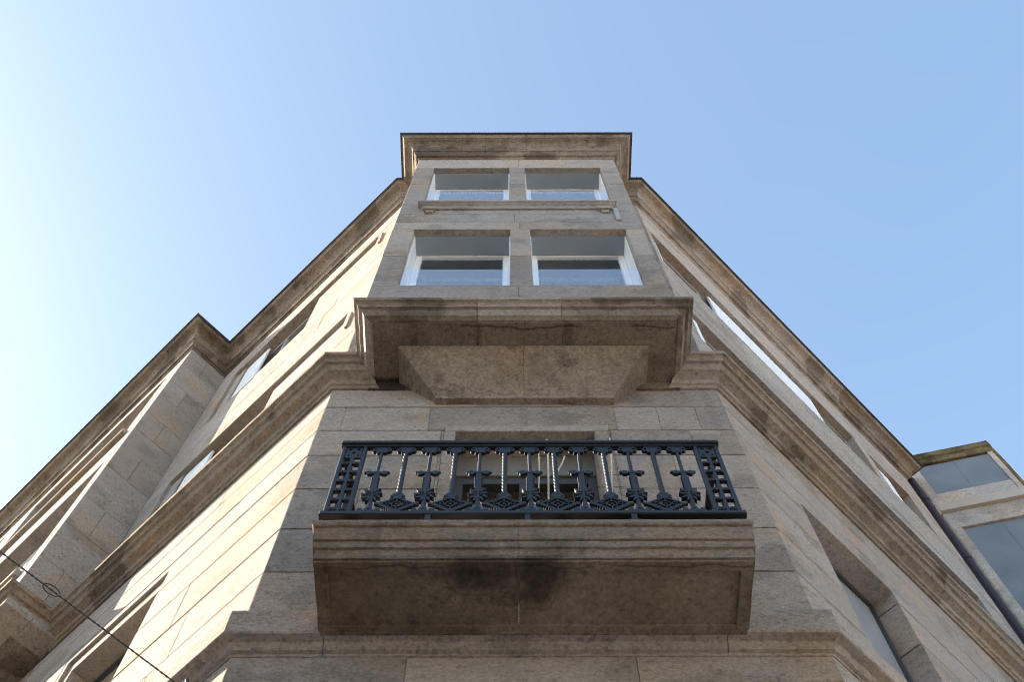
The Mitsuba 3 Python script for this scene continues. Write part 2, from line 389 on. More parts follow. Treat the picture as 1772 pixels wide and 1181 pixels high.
for z in (13.16, 9.75):
    for s0, s1 in ((4.28, 7.85), (8.25, 11.65)):
        add(B + '__wall_007__sill', bar(FP, s0, s1, -0.05, 0.07, z + 0.06, z + 0.16), 'granite_warm')
for h in po:
    window_set(B + '__window', FP, *[h[0], h[2], h[1], h[3]], 0.0, 0.20, mull=3)

# right street
WR = (0.75, 5.6, 1.94, 7.87)
ashlar(B + '__wall_009', FR, rect_minus((0, -1.6, REND, ZMB), WR, (3.6, 5.6, 4.8, 7.87)), LOW, 2.2, seed=21, vgap=0.004, gap=0.018, tones=['granite_pale', 'granite_pale', 'granite_warm'])
RA, RB = (0.10, 13.2, 4.50, 14.55), (0.20, 10.6, 5.67, 11.66)
RA2 = (4.75, 13.2, 5.75, 14.40)
region = rect_minus((0, 9.0, REND, 16.1), RA, RA2, RB)
ashlar(B + '__wall_010', FR, region, UP, 1.9, seed=22, gap=0.004, vgap=0.003, tones=['granite_pale', 'granite_warm'])
# windows of the street walls
window_set(B + '__window', FL, WL[0], WL[2], WL[1], WL[3], -0.035, 0.20, frame='dark_frame', fw=0.03, mull=0, pane='coated_glass')
window_set(B + '__window', FL, WU[0], WU[2], WU[1], WU[3], -0.05, 0.09, frame='grey_panel', fw=0.9 * 0.1, mull=1)
window_set(B + '__window', FL, WD[0], WD[2], WD[1], WD[3], -0.05, 0.09, frame='grey_panel', fw=0.09, mull=1)
window_set(B + '__window', FR, WR[0], WR[2], WR[1], WR[3], 0.0, 0.20, frame='dark_frame', fw=0.03, mull=0, pane='coated_glass')
window_set(B + '__window', FR, 3.6, 4.8, 5.6, 7.87, 0.0, 0.20)
for s0, s1, rc in ((0.10, 4.5, RA), (4.75, 5.75, RA2), (0.20, 5.67, RB)):
    window_set(B + '__window', FR, s0, s1, rc[1], rc[3], 0.0, 0.12, frame='grey_panel', mull=max(1, int((s1 - s0) / 1.2)))
# added panels behind the two lower windows, blue one standing in for reflected sky
add(B + '__pane_backing', bar(FR, WR[0] - .1, WR[2] + .1, -.245, -.235, 5.5, 8.0), 'sky_reflection_tint')
add(B + '__pane_backing', bar(FL, WL[0] - .1, WL[2] + .1, -.29, -.28, 5.5, 8.0), 'olive_pane_tint')
# white shutter panels that stand in the openings
def shutter(fr, s0, s1, z0, z1, o):
    add(B + '__shutter', bar(fr, s0, s1, o - 0.03, o, z0, z1), 'white_paint')
shutter(FL, 2.80, 3.27, 13.83, 15.10, -0.07)
shutter(FL, 2.76, 3.25, 10.71, 11.70, -0.07)
shutter(FR, 1.35, 3.58, 13.21, 14.53, -0.056)
shutter(FR, 0.12, 0.27, 13.21, 14.53, -0.056)
shutter(FR, 4.88, 5.32, 13.21, 14.38, -0.056)
shutter(FR, 0.21, 0.42, 10.61, 11.64, -0.05)
# building end on the right
FE = Frame(xy(FR, REND + 0.006, 0), -FR.n[:2], FR.d[:2])
ashlar(B + '__wall_011', FE, box(0, -1.6, 8, 16.1), [-1.6, 2, 4, 6, 8, 10, 12, 14, 16.1], 3.0, seed=25, tones=['granite_grey'])

# ------------------------------------------------------------------ the bay over the corner
wb = [(-1.093, 9.92, -0.017, 11.93), (0.203, 9.92, 1.278, 11.93), (-1.084, 13.34, -0.032, 15.20), (0.183, 13.34, 1.236, 15.20)]
region = rect_minus((BX0, 9.2, BX1, 16.1), *wb)
BAYLV = [9.2, 9.90, 10.9, 11.94, 12.24, 12.62, 13.10, 14.2, 15.21, 16.1]
bj = {0: [0.06], 1: [], 2: [], 3: [0.09], 4: [0.03], 5: [0.09], 6: [], 7: [], 8: [0.10]}
ashlar(B + '__bay', FB, region, BAYLV, 2, seed=31, joints=bj, depth=0.075, gap=0.004, vgap=0.003, tones=['granite_grey', 'granite_grey', 'granite_pale'])
FBL = Frame((BX0, YB), (0, 1), (-1, 0)); FBR = Frame((BX1, YB), (0, 1), (1, 0))
for fr, sd in ((FBL, 32), (FBR, 33)):
    ashlar(B + '__bay', fr, box(0.076, 9.2, Y0 - YB, 16.1), UP, 2, seed=sd, gap=0.004, depth=0.2, back=False, tones=['granite_grey'])
# sill moulding under the upper windows
sp = [(-0.02, 13.02), (0.07, 13.0), (0.085, 12.965), (0.085, 12.92), (0.06, 12.905), (0.06, 12.885)] + cove(0.055, 12.88, 0.03, 12.83, 4) + [(0.022, 12.80), (-0.02, 12.80)]
sweep(B + '__sill', [(BX0 + 0.295, YB + 0.02), (BX0 + 0.295, YB), (BX1 - 0.295, YB), (BX1 - 0.295, YB + 0.02)], sp, ['granite_grey'], length=9, rough=0.002, seed=2)
for a, b in ((-1.04, -0.91), (1.04, 1.17)):   # small end blocks below it
    add(B + '__sill__end_block', join(bar(FB, a, b, -.02, .055, 12.70, 12.798), bar(FB, a + .02, b - .02, -.02, .030, 12.62, 12.70)), 'granite_grey')
add(B + '__metal_plate', bar(FB, 1.205, 1.262, -.01, .03, 12.27, 12.80), 'grey_panel', label='small grey metal plate beside the end of the bay sill')
for (s0, z0, s1, z1) in wb:
    k = numbered(B + '__window')
    o1, o2 = -0.077, -0.302
    # white lining of the deep reveal
    ms = [bar(FB, s0 - 0.04, s0 + 0.012, o2, o1, z0 - 0.03, z1 + 0.03), bar(FB, s1 - 0.012, s1 + 0.04, o2, o1, z0 - 0.03, z1 + 0.03),
          bar(FB, s0 + 0.012, s1 - 0.012, o2, o1 - 0.001, z0 - 0.03, z0 + 0.01)]
    scene[k] = mikit.ply(place(join(*ms)), 'white_paint')
    labels[k] = {'label': 'white lined bay window with a glass guard panel'}
    add(k + '__head', bar(FB, s0 + 0.012, s1 - 0.012, o2, o1 - 0.001, z1 - 0.004, z1 + 0.05), 'head_paint')
    fw = 0.07
    fr_ = [bar(FB, s0 + 0.012, s0 + 0.012 + fw, o2 - 0.05, o2 - 0.002, z0, z1), bar(FB, s1 - 0.012 - fw, s1 - 0.012, o2 - 0.05, o2 - 0.002, z0, z1),
           bar(FB, s0 + 0.012 + fw, s1 - 0.012 - fw, o2 - 0.05, o2 - 0.003, z1 - 0.022, z1), bar(FB, s0 + 0.012 + fw, s1 - 0.012 - fw, o2 - 0.05, o2 - 0.003, z0, z0 + fw)]
    add(k + '__frame', join(*fr_), 'white_paint')
    add(k + '__pane', flat_pane(FB, s0 + fw, s1 - fw, o2 - 0.03, z0 + 0.06, z1 - 0.04), 'pane_glass')
    add(k + '__guard', flat_pane(FB, s0 + 0.014, s1 - 0.014, -0.045, z0 + 0.005, z0 + (0.645 if z0 < 12 else 0.60)), 'coated_glass', label='clear glass guard across the foot of the window')
    # pale rails of the blinds inside
    for dz, oo in ((0.12, -0.62), (0.22, -0.95)):
        add(k + '__blind_rail', bar(FB, s0 + 0.05, s1 - 0.05, oo - 0.02, oo, z1 + dz - 0.02, z1 + dz), 'white_paint')

# ------------------------------------------------------------------ cornices and string course
K = 0.31
roof_prof = [(-0.25, ZT - .032), (K - .032, ZT - .032), (K - .034, ZT - .045), (K - .062, ZT - .095), (K - .085, ZT - .10)] + cove(K - .088, ZT - .105, 0.105, ZT - .30, 7, 1) + \
    [(0.105, ZT - .335), (0.092, ZT - .338), (0.085, ZT - .35), (0.050, ZT - .425), (0.024, ZT - .43), (0.018, ZT - .47), (0.0, ZT - .49), (-0.25, ZT - .49)]
flash_prof = [(-0.25, ZT), (K, ZT), (K, ZT - .03), (-0.25, ZT - .03)]
rp = [xy(FL, LEND), xy(FL, 12.4), xy(FL, 12.4, OP), xy(FL, SP, OP), xy(FL, SP), (XL, Y0), (BX0, Y0), (BX0, YB), (BX1, YB), (BX1, Y0), (XR, Y0), xy(FR, REND), xy(FR, REND, -1.2)]
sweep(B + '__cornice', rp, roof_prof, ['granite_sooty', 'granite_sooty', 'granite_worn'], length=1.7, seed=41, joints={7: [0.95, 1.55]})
sweep(B + '__flashing', rp, flash_prof, ['dark_frame'], length=2.2, rough=0.0, seed=42, name='strip')
labels[B + '__cornice'] = {'label': 'weathered stone roof cornice'}
head = [(-0.25, ZM), (0.25, ZM), (0.243, ZM - .04)] + cove(0.230, ZM - .044, 0.198, ZM - .100, 5, 1) + [(0.170, ZM - .104), (0.168, ZM - .112), (0.140, ZM - .172), (0.118, ZM - .176)]
mid_prof = head + [(0.075, ZM - .20), (0.062, ZM - .21), (0.05, ZM - .27), (0.03, ZM - .28), (0.02, ZM - .31), (-0.25, ZM - .31)]
slab_prof = [(-0.06, ZM)] + head[1:] + [(0.095, ZM - .186), (0.085, ZM - .176), (0.06, ZM - .176), (0.05, ZM - .176), (0.04, ZM - .176), (-0.06, ZM - .176)]
sx0, sx1, sy = -1.163, 1.371, 3.39
ob = 0.50
mp = [xy(FL, LEND), xy(FL, 12.55), xy(FL, 12.55, ob), xy(FL, SP + .155, ob), xy(FL, SP + .155), (XL, Y0), (sx0, Y0), (sx0, sy), (sx1, sy), (sx1, Y0), (XR, Y0), xy(FR, REND), xy(FR, REND, -1.2)]
mprof = {'all': mid_prof, **{i: slab_prof for i in (1, 2, 3, 6, 7, 8)}}
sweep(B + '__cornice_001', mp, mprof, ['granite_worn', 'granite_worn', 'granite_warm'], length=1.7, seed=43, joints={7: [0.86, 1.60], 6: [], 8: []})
labels[B + '__cornice_001'] = {'label': 'moulded stone cornice below the upper storeys'}
str_prof = [(-0.25, ZS), (0.12, ZS), (0.12, ZS - .200), (0.112, ZS - .211), (0.058, ZS - .217), (0.052, ZS - .228), (0.034, ZS - .262), (0.010, ZS - .266), (0.008, ZS - .285), (-0.25, ZS - .287)]
stp = [xy(FL, LEND), (XL, Y0), (XR, Y0), xy(FR, REND), xy(FR, REND, -1.2)]
sweep(B + '__string_course', stp, str_prof, ['granite_pale', 'granite_grey', 'granite_warm'], length=1.4, seed=45, joints={1: [0.52, 2.83]})

# soffit stones under the bay and the second bay
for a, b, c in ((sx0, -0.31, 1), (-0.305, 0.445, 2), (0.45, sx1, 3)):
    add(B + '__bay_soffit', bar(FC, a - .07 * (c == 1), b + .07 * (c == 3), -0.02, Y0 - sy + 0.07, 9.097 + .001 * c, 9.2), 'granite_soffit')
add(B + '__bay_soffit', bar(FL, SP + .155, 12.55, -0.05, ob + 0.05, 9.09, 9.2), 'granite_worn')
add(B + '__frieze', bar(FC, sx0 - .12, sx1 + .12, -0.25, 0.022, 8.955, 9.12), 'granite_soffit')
# tapering block below the bay
def corbel():
    t = [(-1.015, Y0 - 3.53), (1.215, Y0 - 3.53), (1.215, -0.05), (-1.015, -0.05)]
    b = [(-0.668, Y0 - 3.845), (0.878, Y0 - 3.845), (0.878, -0.05), (-0.668, -0.05)]
    out = []
    for x0, x1 in ((0.0, 0.4993), (0.5007, 1.0)):
        ms = []
        L = lambda q, x: q[0][0] + (q[1][0] - q[0][0]) * x
        V = [(L(t, x0), t[0][1], 9.088), (L(t, x1), t[0][1], 9.088), (L(t, x1), -.05, 9.088), (L(t, x0), -.05, 9.088),
             (L(b, x0), b[0][1], 8.70), (L(b, x1), b[0][1], 8.70), (L(b, x1), -.05, 8.70), (L(b, x0), -.05, 8.70)]
        V += [(x, o, 8.655) for x, o, _ in V[4:]]
        V = [(x, o, z) for x, o, z in V]
        F = []
        for r0 in (0, 4):
            for k in range(4):
                a_, b_ = r0 + k, r0 + (k + 1) % 4
                F += [(a_, b_, b_ + 4), (a_, b_ + 4, a_ + 4)]
        F += [(8, 9, 10), (8, 10, 11), (0, 2, 1), (0, 3, 2)]
        out.append((FC(np.array(V)), np.array(F)))
    return out
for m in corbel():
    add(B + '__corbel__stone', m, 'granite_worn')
labels[B + '__corbel'] = {'label': 'tapering stone block under the bay'}

# ------------------------------------------------------------------ balcony slab
BY, BXL, BXR = 3.31, -1.108, 1.348         # soffit's front edge and sides
ztop = 5.61
o_ = 0.052
bal_prof = [(-0.3, ztop), (o_ - .03, ztop)] + [(o_ - .03 + .03 * math.sin(a), ztop - .03 + .03 * math.cos(a)) for a in np.linspace(0.3, math.pi / 2, 4)] + \
    [(o_, ztop - .055), (o_ - .008, ztop - .066), (0.030, ztop - .068), (0.034, ztop - .10), (0.032, ztop - .15), (0.026, ztop - .190), (0.012, ztop - .193), (0.012, ztop - .205), (0.022, ztop - .212), (0.018, ztop - .262), (0.002, ztop - .266), (0.0, ztop - .35), (-0.3, ztop - .352)]
bp = [(BXL, Y0), (BXL, BY), (BXR, BY), (BXR, Y0)]
sweep(B + '__balcony', bp, bal_prof, ['granite_balcony'], length=2, rough=0.006, seed=51, joints={1: [1.143], 0: [], 2: []}, step=0.05, gap=0.0015)
labels[B + '__balcony'] = {'label': 'stone balcony slab with dark water stains on its underside'}
for a, b in ((BXL + .28, 0.033), (0.039, BXR - .28)):
    add(B + '__balcony__stone', bar(FC, a, b, -0.05, Y0 - BY - .28, ztop - .351, ztop - .05), 'granite_balcony')
add(B + '__balcony__mortar', bar(FC, .031, .041, .05, Y0 - BY - .012, ztop - .349, ztop - .1, 0), 'cream_stucco')
# raised margin round the soffit panel
mz0, mz1 = ztop - .366, ztop - .349
for a, b, c, d in ((BXL + .01, BXL + .075, .1, Y0 - BY - .012), (BXR - .075, BXR - .01, .1, Y0 - BY - .012), (BXL + .076, BXR - .076, Y0 - BY - .075, Y0 - BY - .012), (BXL + .076, BXR - .076, 0.10, .165)):
    add(B + '__balcony__margin', bar(FC, a, b, c, d, mz0, mz1), 'granite_balcony')

# balcony door
d0, dz0, d1, dz1 = DOOR
ar = rect_minus((d0 - .095, 5.0, d1 + .122, 8.198), (d0, 4.9, d1, dz1))
for x0, x1, zz0, zz1, mat in ((d0 - .093, d0, 5.45, dz1, 'granite_grey'), (d1, d1 + .12, 5.45, dz1, 'granite_grey'), (d0 - .093, d1 + .12, dz1 + .004, 8.194, 'granite_pale')):
    add(B + '__door_surround__stone', slab(FC, box(x0 + .002, zz0, x1 - .002, zz1), 0.022, -0.27, 0.006), mat)
add(B + '__door', bar(FC, d0, d1, -0.26, -0.21, 7.76, dz1), 'dim_panel')
labels[B + '__door'] = {'label': 'balcony door with a grey box over dark glass'}
add(B + '__door__frame', join(bar(FC, d0, d0 + .07, -.30, -.23, 5.45, 7.76), bar(FC, d1 - .07, d1, -.30, -.23, 5.45, 7.76), bar(FC, d0 + .07, d1 - .07, -.30, -.231, 7.66, 7.75), bar(FC, (d0 + d1) / 2 - .05, (d0 + d1) / 2 + .05, -.30, -.231, 5.45, 7.66)), 'dark_frame')
for a, b in ((d0 + .07, (d0 + d1) / 2 - .05), ((d0 + d1) / 2 + .05, d1 - .07)):
    add(B + '__door__pane', flat_pane(FC, a, b, -.27, 5.45, 7.67), 'pane_glass')

# ------------------------------------------------------------------ inside and roof
foot = Polygon([xy(FL, LEND, -.29), xy(FL, 0, -.31), xy(FR, 0, -.31), xy(FR, REND - .29, -.29), xy(FR, REND - .29, -8), xy(FL, LEND, -8)]).buffer(0)
bay_in = box(BX0 + .21, YB + .40, BX1 - .21, Y0 + .4)
def flat(poly, z0, z1):
    v, f = triangulate(poly)
    lo, hi = np.column_stack([v, np.full(len(v), z0)]), np.column_stack([v, np.full(len(v), z1)])
    return join((lo, f[:, ::-1]), (hi, f))
FI = Frame((0, 0), (1, 0), (0, 1))
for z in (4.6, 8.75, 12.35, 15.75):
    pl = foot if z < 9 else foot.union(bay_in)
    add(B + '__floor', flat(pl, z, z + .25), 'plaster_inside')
outer = Polygon([xy(FL, LEND), xy(FL, 12.4), xy(FL, 12.4, OP), xy(FL, SP, OP), xy(FL, SP), (XL, Y0), (BX0, Y0), (BX0, YB), (BX1, YB), (BX1, Y0), (XR, Y0), xy(FR, REND), xy(FR, REND, -8.0), xy(FL, LEND, -8)])
add(B + '__roof', flat(outer.buffer(-0.05), ZT - .2, ZT + 0.02), 'roof_tile')
add(B + '__sun_block', flat(outer.buffer(-1.2), ZT - .1, ZT + 2.6), 'roof_tile')  # unseen block added to keep the sun off the neighbouring house
# back walls of the rooms
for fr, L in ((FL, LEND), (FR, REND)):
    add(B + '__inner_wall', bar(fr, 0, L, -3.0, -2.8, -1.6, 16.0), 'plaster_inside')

# ------------------------------------------------------------------ drainpipe at the building's end
pp = FR(np.array([[6.60, 0.03, z] for z in np.linspace(-1.5, 15.9, 30)]))
add(B + '__drainpipe', tube(pp, 0.062, 14), 'plum_paint', smooth=40, label='dark plum drainpipe down the end of the building')
for z in (5, 8, 11, 13.5, 15.2):
    add(B + '__drainpipe__clip', tube(FR(np.array([[6.60, .03, z], [6.60, .03, z + .03], [6.60, .03, z + .06]])), 0.07, 14), 'plum_paint')

# ------------------------------------------------------------------ balcony railing
R_ = 'balcony_railing'
YR, RZ0, RZ1 = 3.30, 5.74, 6.62
RXL, RXR = -1.13, 1.371
thing(R_, 'dark blue cast iron balcony railing with scrolled balusters and openwork corner posts', 'railing')
FRL = Frame((0, YR), (1, 0), (0, -1))
def ext(poly, o0, o1, fr=FRL):
    gs = getattr(poly, 'geoms', [poly])
    out = []
    for g in gs:
        v, f = triangulate(g)
        out.append(slab(fr, g, o1, o0, 0))
        out.append((fr(np.column_stack([v[:, 0], np.full(len(v), o0), v[:, 1]])), f[:, ::-1]))
    return join(*out)
ringp = lambda x, z, r, w: shapely.Point(x, z).buffer(r, 8).difference(shapely.Point(x, z).buffer(r - w, 8))
disc = lambda x, z, r: shapely.Point(x, z).buffer(r, 8)
def scroll_pair(z, dx, r, w=0.010):
    g = []
    for s in (-1, 1):
        g += [ringp(s * dx, z, r, w), disc(s * (dx + r * 0.15), z - r * .1, r * 0.42)]
    return shapely.union_all(g + [box(-dx, z - 0.008, dx, z + 0.012)])
top_bracket = shapely.union_all([Polygon([(-.058, RZ1), (.058, RZ1), (.05, RZ1 - .045), (.018, RZ1 - .085), (-.018, RZ1 - .085), (-.05, RZ1 - .045)]),
                                 disc(-.043, RZ1 - .062, .022), disc(.043, RZ1 - .062, .022), disc(-.02, RZ1 - .088, .016), disc(.02, RZ1 - .088, .016)]) \
    .difference(disc(-.043, RZ1 - .058, .009)).difference(disc(.043, RZ1 - .058, .009))
def cyl(x, z0, z1, r, sides=12, o=0.0, taper=1.0):
    return tube(FRL(np.array([[x, o, z0], [x, o, (z0 + z1) / 2], [x, o, z1]])), [r, r * (1 + taper) / 2, r * taper], sides)
def ball(x, o, z, r, sub=1):
    m = trimesh.creation.icosphere(sub, r)
    return FRL(np.array(m.vertices)[:, [0, 1, 2]] + [x, o, z]), np.array(m.faces)
H = RZ1 - RZ0
zz = lambda t: RZ0 + H * t
# cross-shaped baluster: slender shaft, scroll arms, serrated plate, leaf collar, scrolled foot
za, zl = zz(.565), zz(.25)
plate = Polygon([(-.013, zz(.05)), (.013, zz(.05)), (.015, zl), (.018, zl + .03), (.016, za - .05), (.020, za + .02), (-.020, za + .02), (-.016, za - .05), (-.018, zl + .03), (-.015, zl)])
teeth = shapely.union_all([disc(s * .018, zz(.335) + k * .034, .0085) for k in range(5) for s in (-1, 1)])
def leaf(x0, z0, x1, z1, w):
    d_ = np.array([x1 - x0, z1 - z0]); n2 = np.array([-d_[1], d_[0]]) / np.linalg.norm(d_)
    t = np.linspace(0, 1, 8); prof = w * np.sin(math.pi * t ** .75) + .002
    a_, b_ = np.array([x0, z0]), np.array([x1, z1])
    bend = np.outer(np.sin(math.pi * t), n2) * w * .8
    c_ = a_ + np.outer(t, d_) + bend
    return Polygon(np.vstack([c_ + n2 * prof[:, None], (c_ - n2 * prof[:, None])[::-1]])).buffer(0)
collar = shapely.union_all([g for s in (-1, 1) for g in (leaf(s * .008, zz(.27), s * .052, zz(.315), .010), leaf(s * .008, zz(.245), s * .066, zz(.25), .009), leaf(s * .010, zz(.23), s * .058, zz(.185), .010), leaf(s * .010, zz(.20), s * .030, zz(.145), .008))])
foot_ = shapely.union_all([box(-.06, RZ0, .06, RZ0 + .022), disc(-.052, RZ0 + .03, .018), disc(.052, RZ0 + .03, .018), Polygon([(-.03, RZ0 + .02), (.03, RZ0 + .02), (.018, RZ0 + .06), (-.018, RZ0 + .06)])])
cross = join(ext(top_bracket, -.012, .012), ext(shapely.union_all([plate, teeth, foot_]), -.008, .010), ext(collar, -.014, .016), ext(scroll_pair(za, .046, .022), -.010, .012),
             cyl(0, za, RZ1 - .07, .0115, 12, 0.0, 1.0), cyl(0, RZ0 + .04, zz(.2), .014, 10), *[ball(s * .07, .0, za + .012, .013) for s in (-1, 1)], *[ball(s * .026, .014, zz(.235), .012) for s in (-1, 1)])
# twisted baluster standing on an openwork diamond
zd0, zd1 = RZ0 + .004, RZ0 + .175
zc = (zd0 + zd1) / 2
dia = Polygon([(0, zd0), (.118, zc + .012), (0, zd1), (-.118, zc + .012)])
inner = Polygon([(0, zd0 + .024), (.093, zc + .012), (0, zd1 - .018), (-.093, zc + .012)])
dia = shapely.union_all([dia.difference(inner), ringp(0, zc + .004, .034, .008), disc(0, zc + .004, .009), box(-.004, zd0 + .01, .004, zc - .026), box(-.004, zc + .034, .004, zd1 - .01), ringp(-.052, zc + .009, .017, .006), ringp(.052, zc + .009, .017, .006),
                         disc(-.122, zc + .012, .013), disc(.122, zc + .012, .013)] + [disc(s * .118 * t, zd0 + (zc + .012 - zd0) * t, .0105) for t in np.linspace(.06, .94, 8) for s in (-1, 1)])
col2 = Polygon([(-.046, zd1 - .02), (.046, zd1 - .02), (.03, zd1 + .02), (.034, zd1 + .035), (.017, zd1 + .055), (-.017, zd1 + .055), (-.034, zd1 + .035), (-.03, zd1 + .02)])
def twisted(z0, z1, r):
    n = 90; sides = 16
    z = np.linspace(z0, z1, n)
    a = np.arange(sides) * 2 * math.pi / sides
    V = []
    for i, q in enumerate(z):
        ph = q / (z1 - z0) * 2 * math.pi * 4.5
        rr = r * (1 + 0.12 * np.cos(3 * (a - ph)))
        V.append(np.column_stack([rr * np.cos(a), rr * np.sin(a), np.full(sides, q)]))
    V = np.vstack(V)
    i, j = np.meshgrid(np.arange(n - 1), np.arange(sides), indexing='ij')
    q = np.stack([i * sides + j, i * sides + (j + 1) % sides, (i + 1) * sides + (j + 1) % sides, (i + 1) * sides + j], -1).reshape(-1, 4)
    return FRL(V), np.vstack([q[:, [0, 1, 2]], q[:, [0, 2, 3]]])
twist = join(ext(top_bracket, -.012, .012), ext(dia, -.010, .012), ext(col2, -.013, .014), twisted(zd1 + .03, RZ1 - .07, .0155), *[ball(s * .033, .008, zd1 + .01, .014) for s in (-1, 1)])
pitch = (1.223 + 0.974) / 13.5
bx = [-.974 + pitch * (k + .68) for k in range(13)]
cp, tp = mikit.ply(place(cross), 'iron_paint', smooth=35), mikit.ply(place(twist), 'iron_paint', smooth=35)
for k, x in enumerate(bx):
    scene[numbered(R_ + '__baluster')] = {**(cp if k % 2 == 0 else tp), 'to_world': T().translate([float(x), 0, 0])}
# corner posts: stiles, middle bar, pierced crossings
def post(x0, x1):
    w = x1 - x0; m = (x0 + x1) / 2
    ms = [bar(FRL, x0, x0 + .027, -.012, .016, RZ0, RZ1, .005), bar(FRL, x1 - .027, x1, -.012, .016, RZ0, RZ1, .005), bar(FRL, m - .013, m + .013, -.010, .012, RZ0, RZ1 - .16, .004)]
    hd = shapely.union_all([box(x0 + .03, RZ1 - .17, x1 - .03, RZ1)]).difference(shapely.union_all([disc(m + s * .027, RZ1 - .05, .013) for s in (-1, 1)] + [disc(m, RZ1 - .10, .014)] + [disc(m + s * .03, RZ1 - .135, .009) for s in (-1, 1)]))
    ms.append(ext(hd, -.008, .008))
    for k in range(6):
        z = RZ0 + .035 + k * (H - .24) / 5.4
        for s in (-1, 1):
            c = m + s * (w / 4 - .004)
            ms.append(ext(shapely.union_all([ringp(c - .009, z, .016, .007), ringp(c + .009, z, .016, .007), box(c - .028, z - .006, c + .028, z + .006)]), -.012, .014))
            ms.append(ball(c, .010, z, .011))
    return join(*ms)
add(R_ + '__post', post(RXL, RXL + .165), 'iron_paint', smooth=35)
add(R_ + '__post', post(RXR - .165, RXR), 'iron_paint', smooth=35)
add(R_ + '__handrail', bar(FRL, RXL - .012, RXR + .012, -.03, .034, RZ1 + .002, RZ1 + .038, .007), 'iron_paint')
add(R_ + '__handrail_ledge', bar(FRL, RXL - .008, RXR + .008, -.018, .02, RZ1 - .022, RZ1 + .001, .003), 'iron_paint')
add(R_ + '__bottom_rail', bar(FRL, RXL - .018, RXR + .018, -.022, .022, RZ0 - .040, RZ0 - .001, .006), 'iron_paint')
for x in (0.09, -0.5, 0.72):
    add(R_ + '__foot', join(bar(FRL, x - .018, x + .018, -.018, .018, ztop - .01, RZ0 - .04, .003), bar(FRL, x - .04, x + .04, -.03, .03, ztop - .01, ztop + .012, .004)), 'iron_paint')
# returns to the wall
for x in (RXL + .02, RXR - .02):
    FSd = Frame((x, YR), (0, 1), (1, 0))
    add(R_ + '__side_rail', join(bar(FSd, .03, .60, -.025, .025, RZ1 + .002, RZ1 + .036), bar(FSd, .03, .60, -.02, .02, RZ0 - .045, RZ0 - .002)), 'iron_paint')
    for s in (.17, .33, .50):
        add(R_ + '__side_bar', bar(FSd, s - .028, s + .028, -.010, .010, RZ0 - .003, RZ1 + .003), 'iron_paint')

# ------------------------------------------------------------------ small things on the balcony
def rod(key, a, b, r, mat, label, cat, group=None, sag=0.004, sides=7):
    a, b = np.array(a, float), np.array(b, float)
    t = np.linspace(0, 1, 9)[:, None]
    p = a + (b - a) * t + np.array([sag, 0.3 * sag, 0]) * np.sin(t * 5.1)
    k = add(key, tube(p, r, sides), mat, smooth=40)
    thing(k, label, cat, group)
YC = 3.55
q = YC / 3.6
rod('cane', (.19 * q, YC, 7.12 * q), (.18 * q, YC + .03, 6.45 * q), .005, 'cane_straw', 'shortest upright pale cane behind the railing, left of the others', 'cane')
rod('cane', (.255 * q, YC, 7.34 * q), (.245 * q, YC + .02, 6.30 * q), .0065, 'cane_straw', 'tall upright pale cane near the middle, its tip above the handrail', 'cane')
rod('cane', (.376 * q, YC, 7.07 * q), (.295 * q, YC + .02, 6.78 * q), .006, 'cane_straw', 'pale cane leaning steeply to the right behind the railing', 'cane')
rod('cane', (.724 * q, YC, 7.36 * q), (.672 * q, YC + .02, 6.45 * q), .006, 'cane_straw', 'pale cane on the right in front of the door jamb, tip above the handrail', 'cane')
for (x0, x1, z, y, lb) in ((.165, .42, 7.137 * q, YC + .03, 'thin dark wire tied level across the two middle canes'), (.63, .76, 6.84 * q, YC + .03, 'upper thin dark wire across the right-hand cane'), (.54, .76, 6.664 * q, YC + .03, 'lower thin dark wire across the right-hand cane')):
    rod('wire', (x0, y, z), (x1, y, z), .0022, 'cable_rubber', lb, 'wire', sag=.001, sides=5)

# ------------------------------------------------------------------ twisted cable across the left street
def cable():
    a = FL(np.array([[0.16, 0.13, 4.93]]))[0]
    b = np.array([-886., 680.5 + 372.5 * -0 + 0, 0])
    far = np.array([-2.91, 3.35, 5.40])
    d = far - a
    end = a + d * 6.0
    n = 1600
    t = np.linspace(0, 1, n)[:, None]
    base = a + (end - a) * t
    L = np.linalg.norm(end - a)
    u = d / np.linalg.norm(d)
    e1 = np.cross(u, [0, 0, 1.0]); e1 /= np.linalg.norm(e1); e2 = np.cross(u, e1)
    return base, e1, e2, L, a, u
base, e1, e2, L_, anchor, cu = cable()
ph = (np.linspace(0, L_, len(base)) / 0.07 * 2 * math.pi)[:, None]
strands = [tube(base + .0026 * (np.cos(ph + k) * e1 + np.sin(ph + k) * e2), .0030, 6) for k in (0, math.pi)]
add('cable__strand', strands[0], 'cable_rubber', smooth=40)
add('cable__strand', strands[1], 'cable_rubber', smooth=40)
thing('cable', 'thin black twisted cable with a small loop, stretched across the lower left', 'cable')
tl = np.linspace(0, 2 * math.pi, 40)[:, None]
lc = anchor + cu * 0.95
add('cable__loop', tube(lc + .058 * np.cos(tl) * cu + .026 * np.sin(tl) * (0.35 * e1 + 0.9 * e2), .0036, 6), 'cable_rubber', smooth=40)
# clamp that holds the cable at the corner
cl = FL.shift(0.16, 0.0)
add('cable_clamp__bracket', join(bar(cl, -.02, .02, 0.0, .11, 4.90, 4.93), bar(cl, -.035, .035, -.005, .02, 4.86, 4.98)), 'dark_frame')
for k in range(3):
    add('cable_clamp__clip', tube(cl(np.array([[-.03 + .03 * k, .10, 4.90], [-.03 + .03 * k, .125, 4.93], [-.03 + .03 * k, .14, 4.97]])), .011, 8), 'bright_clip' if k == 1 else 'cable_rubber', smooth=40)
thing('cable_clamp', 'small dark cable clamp on the left wall under the string course', 'clamp')

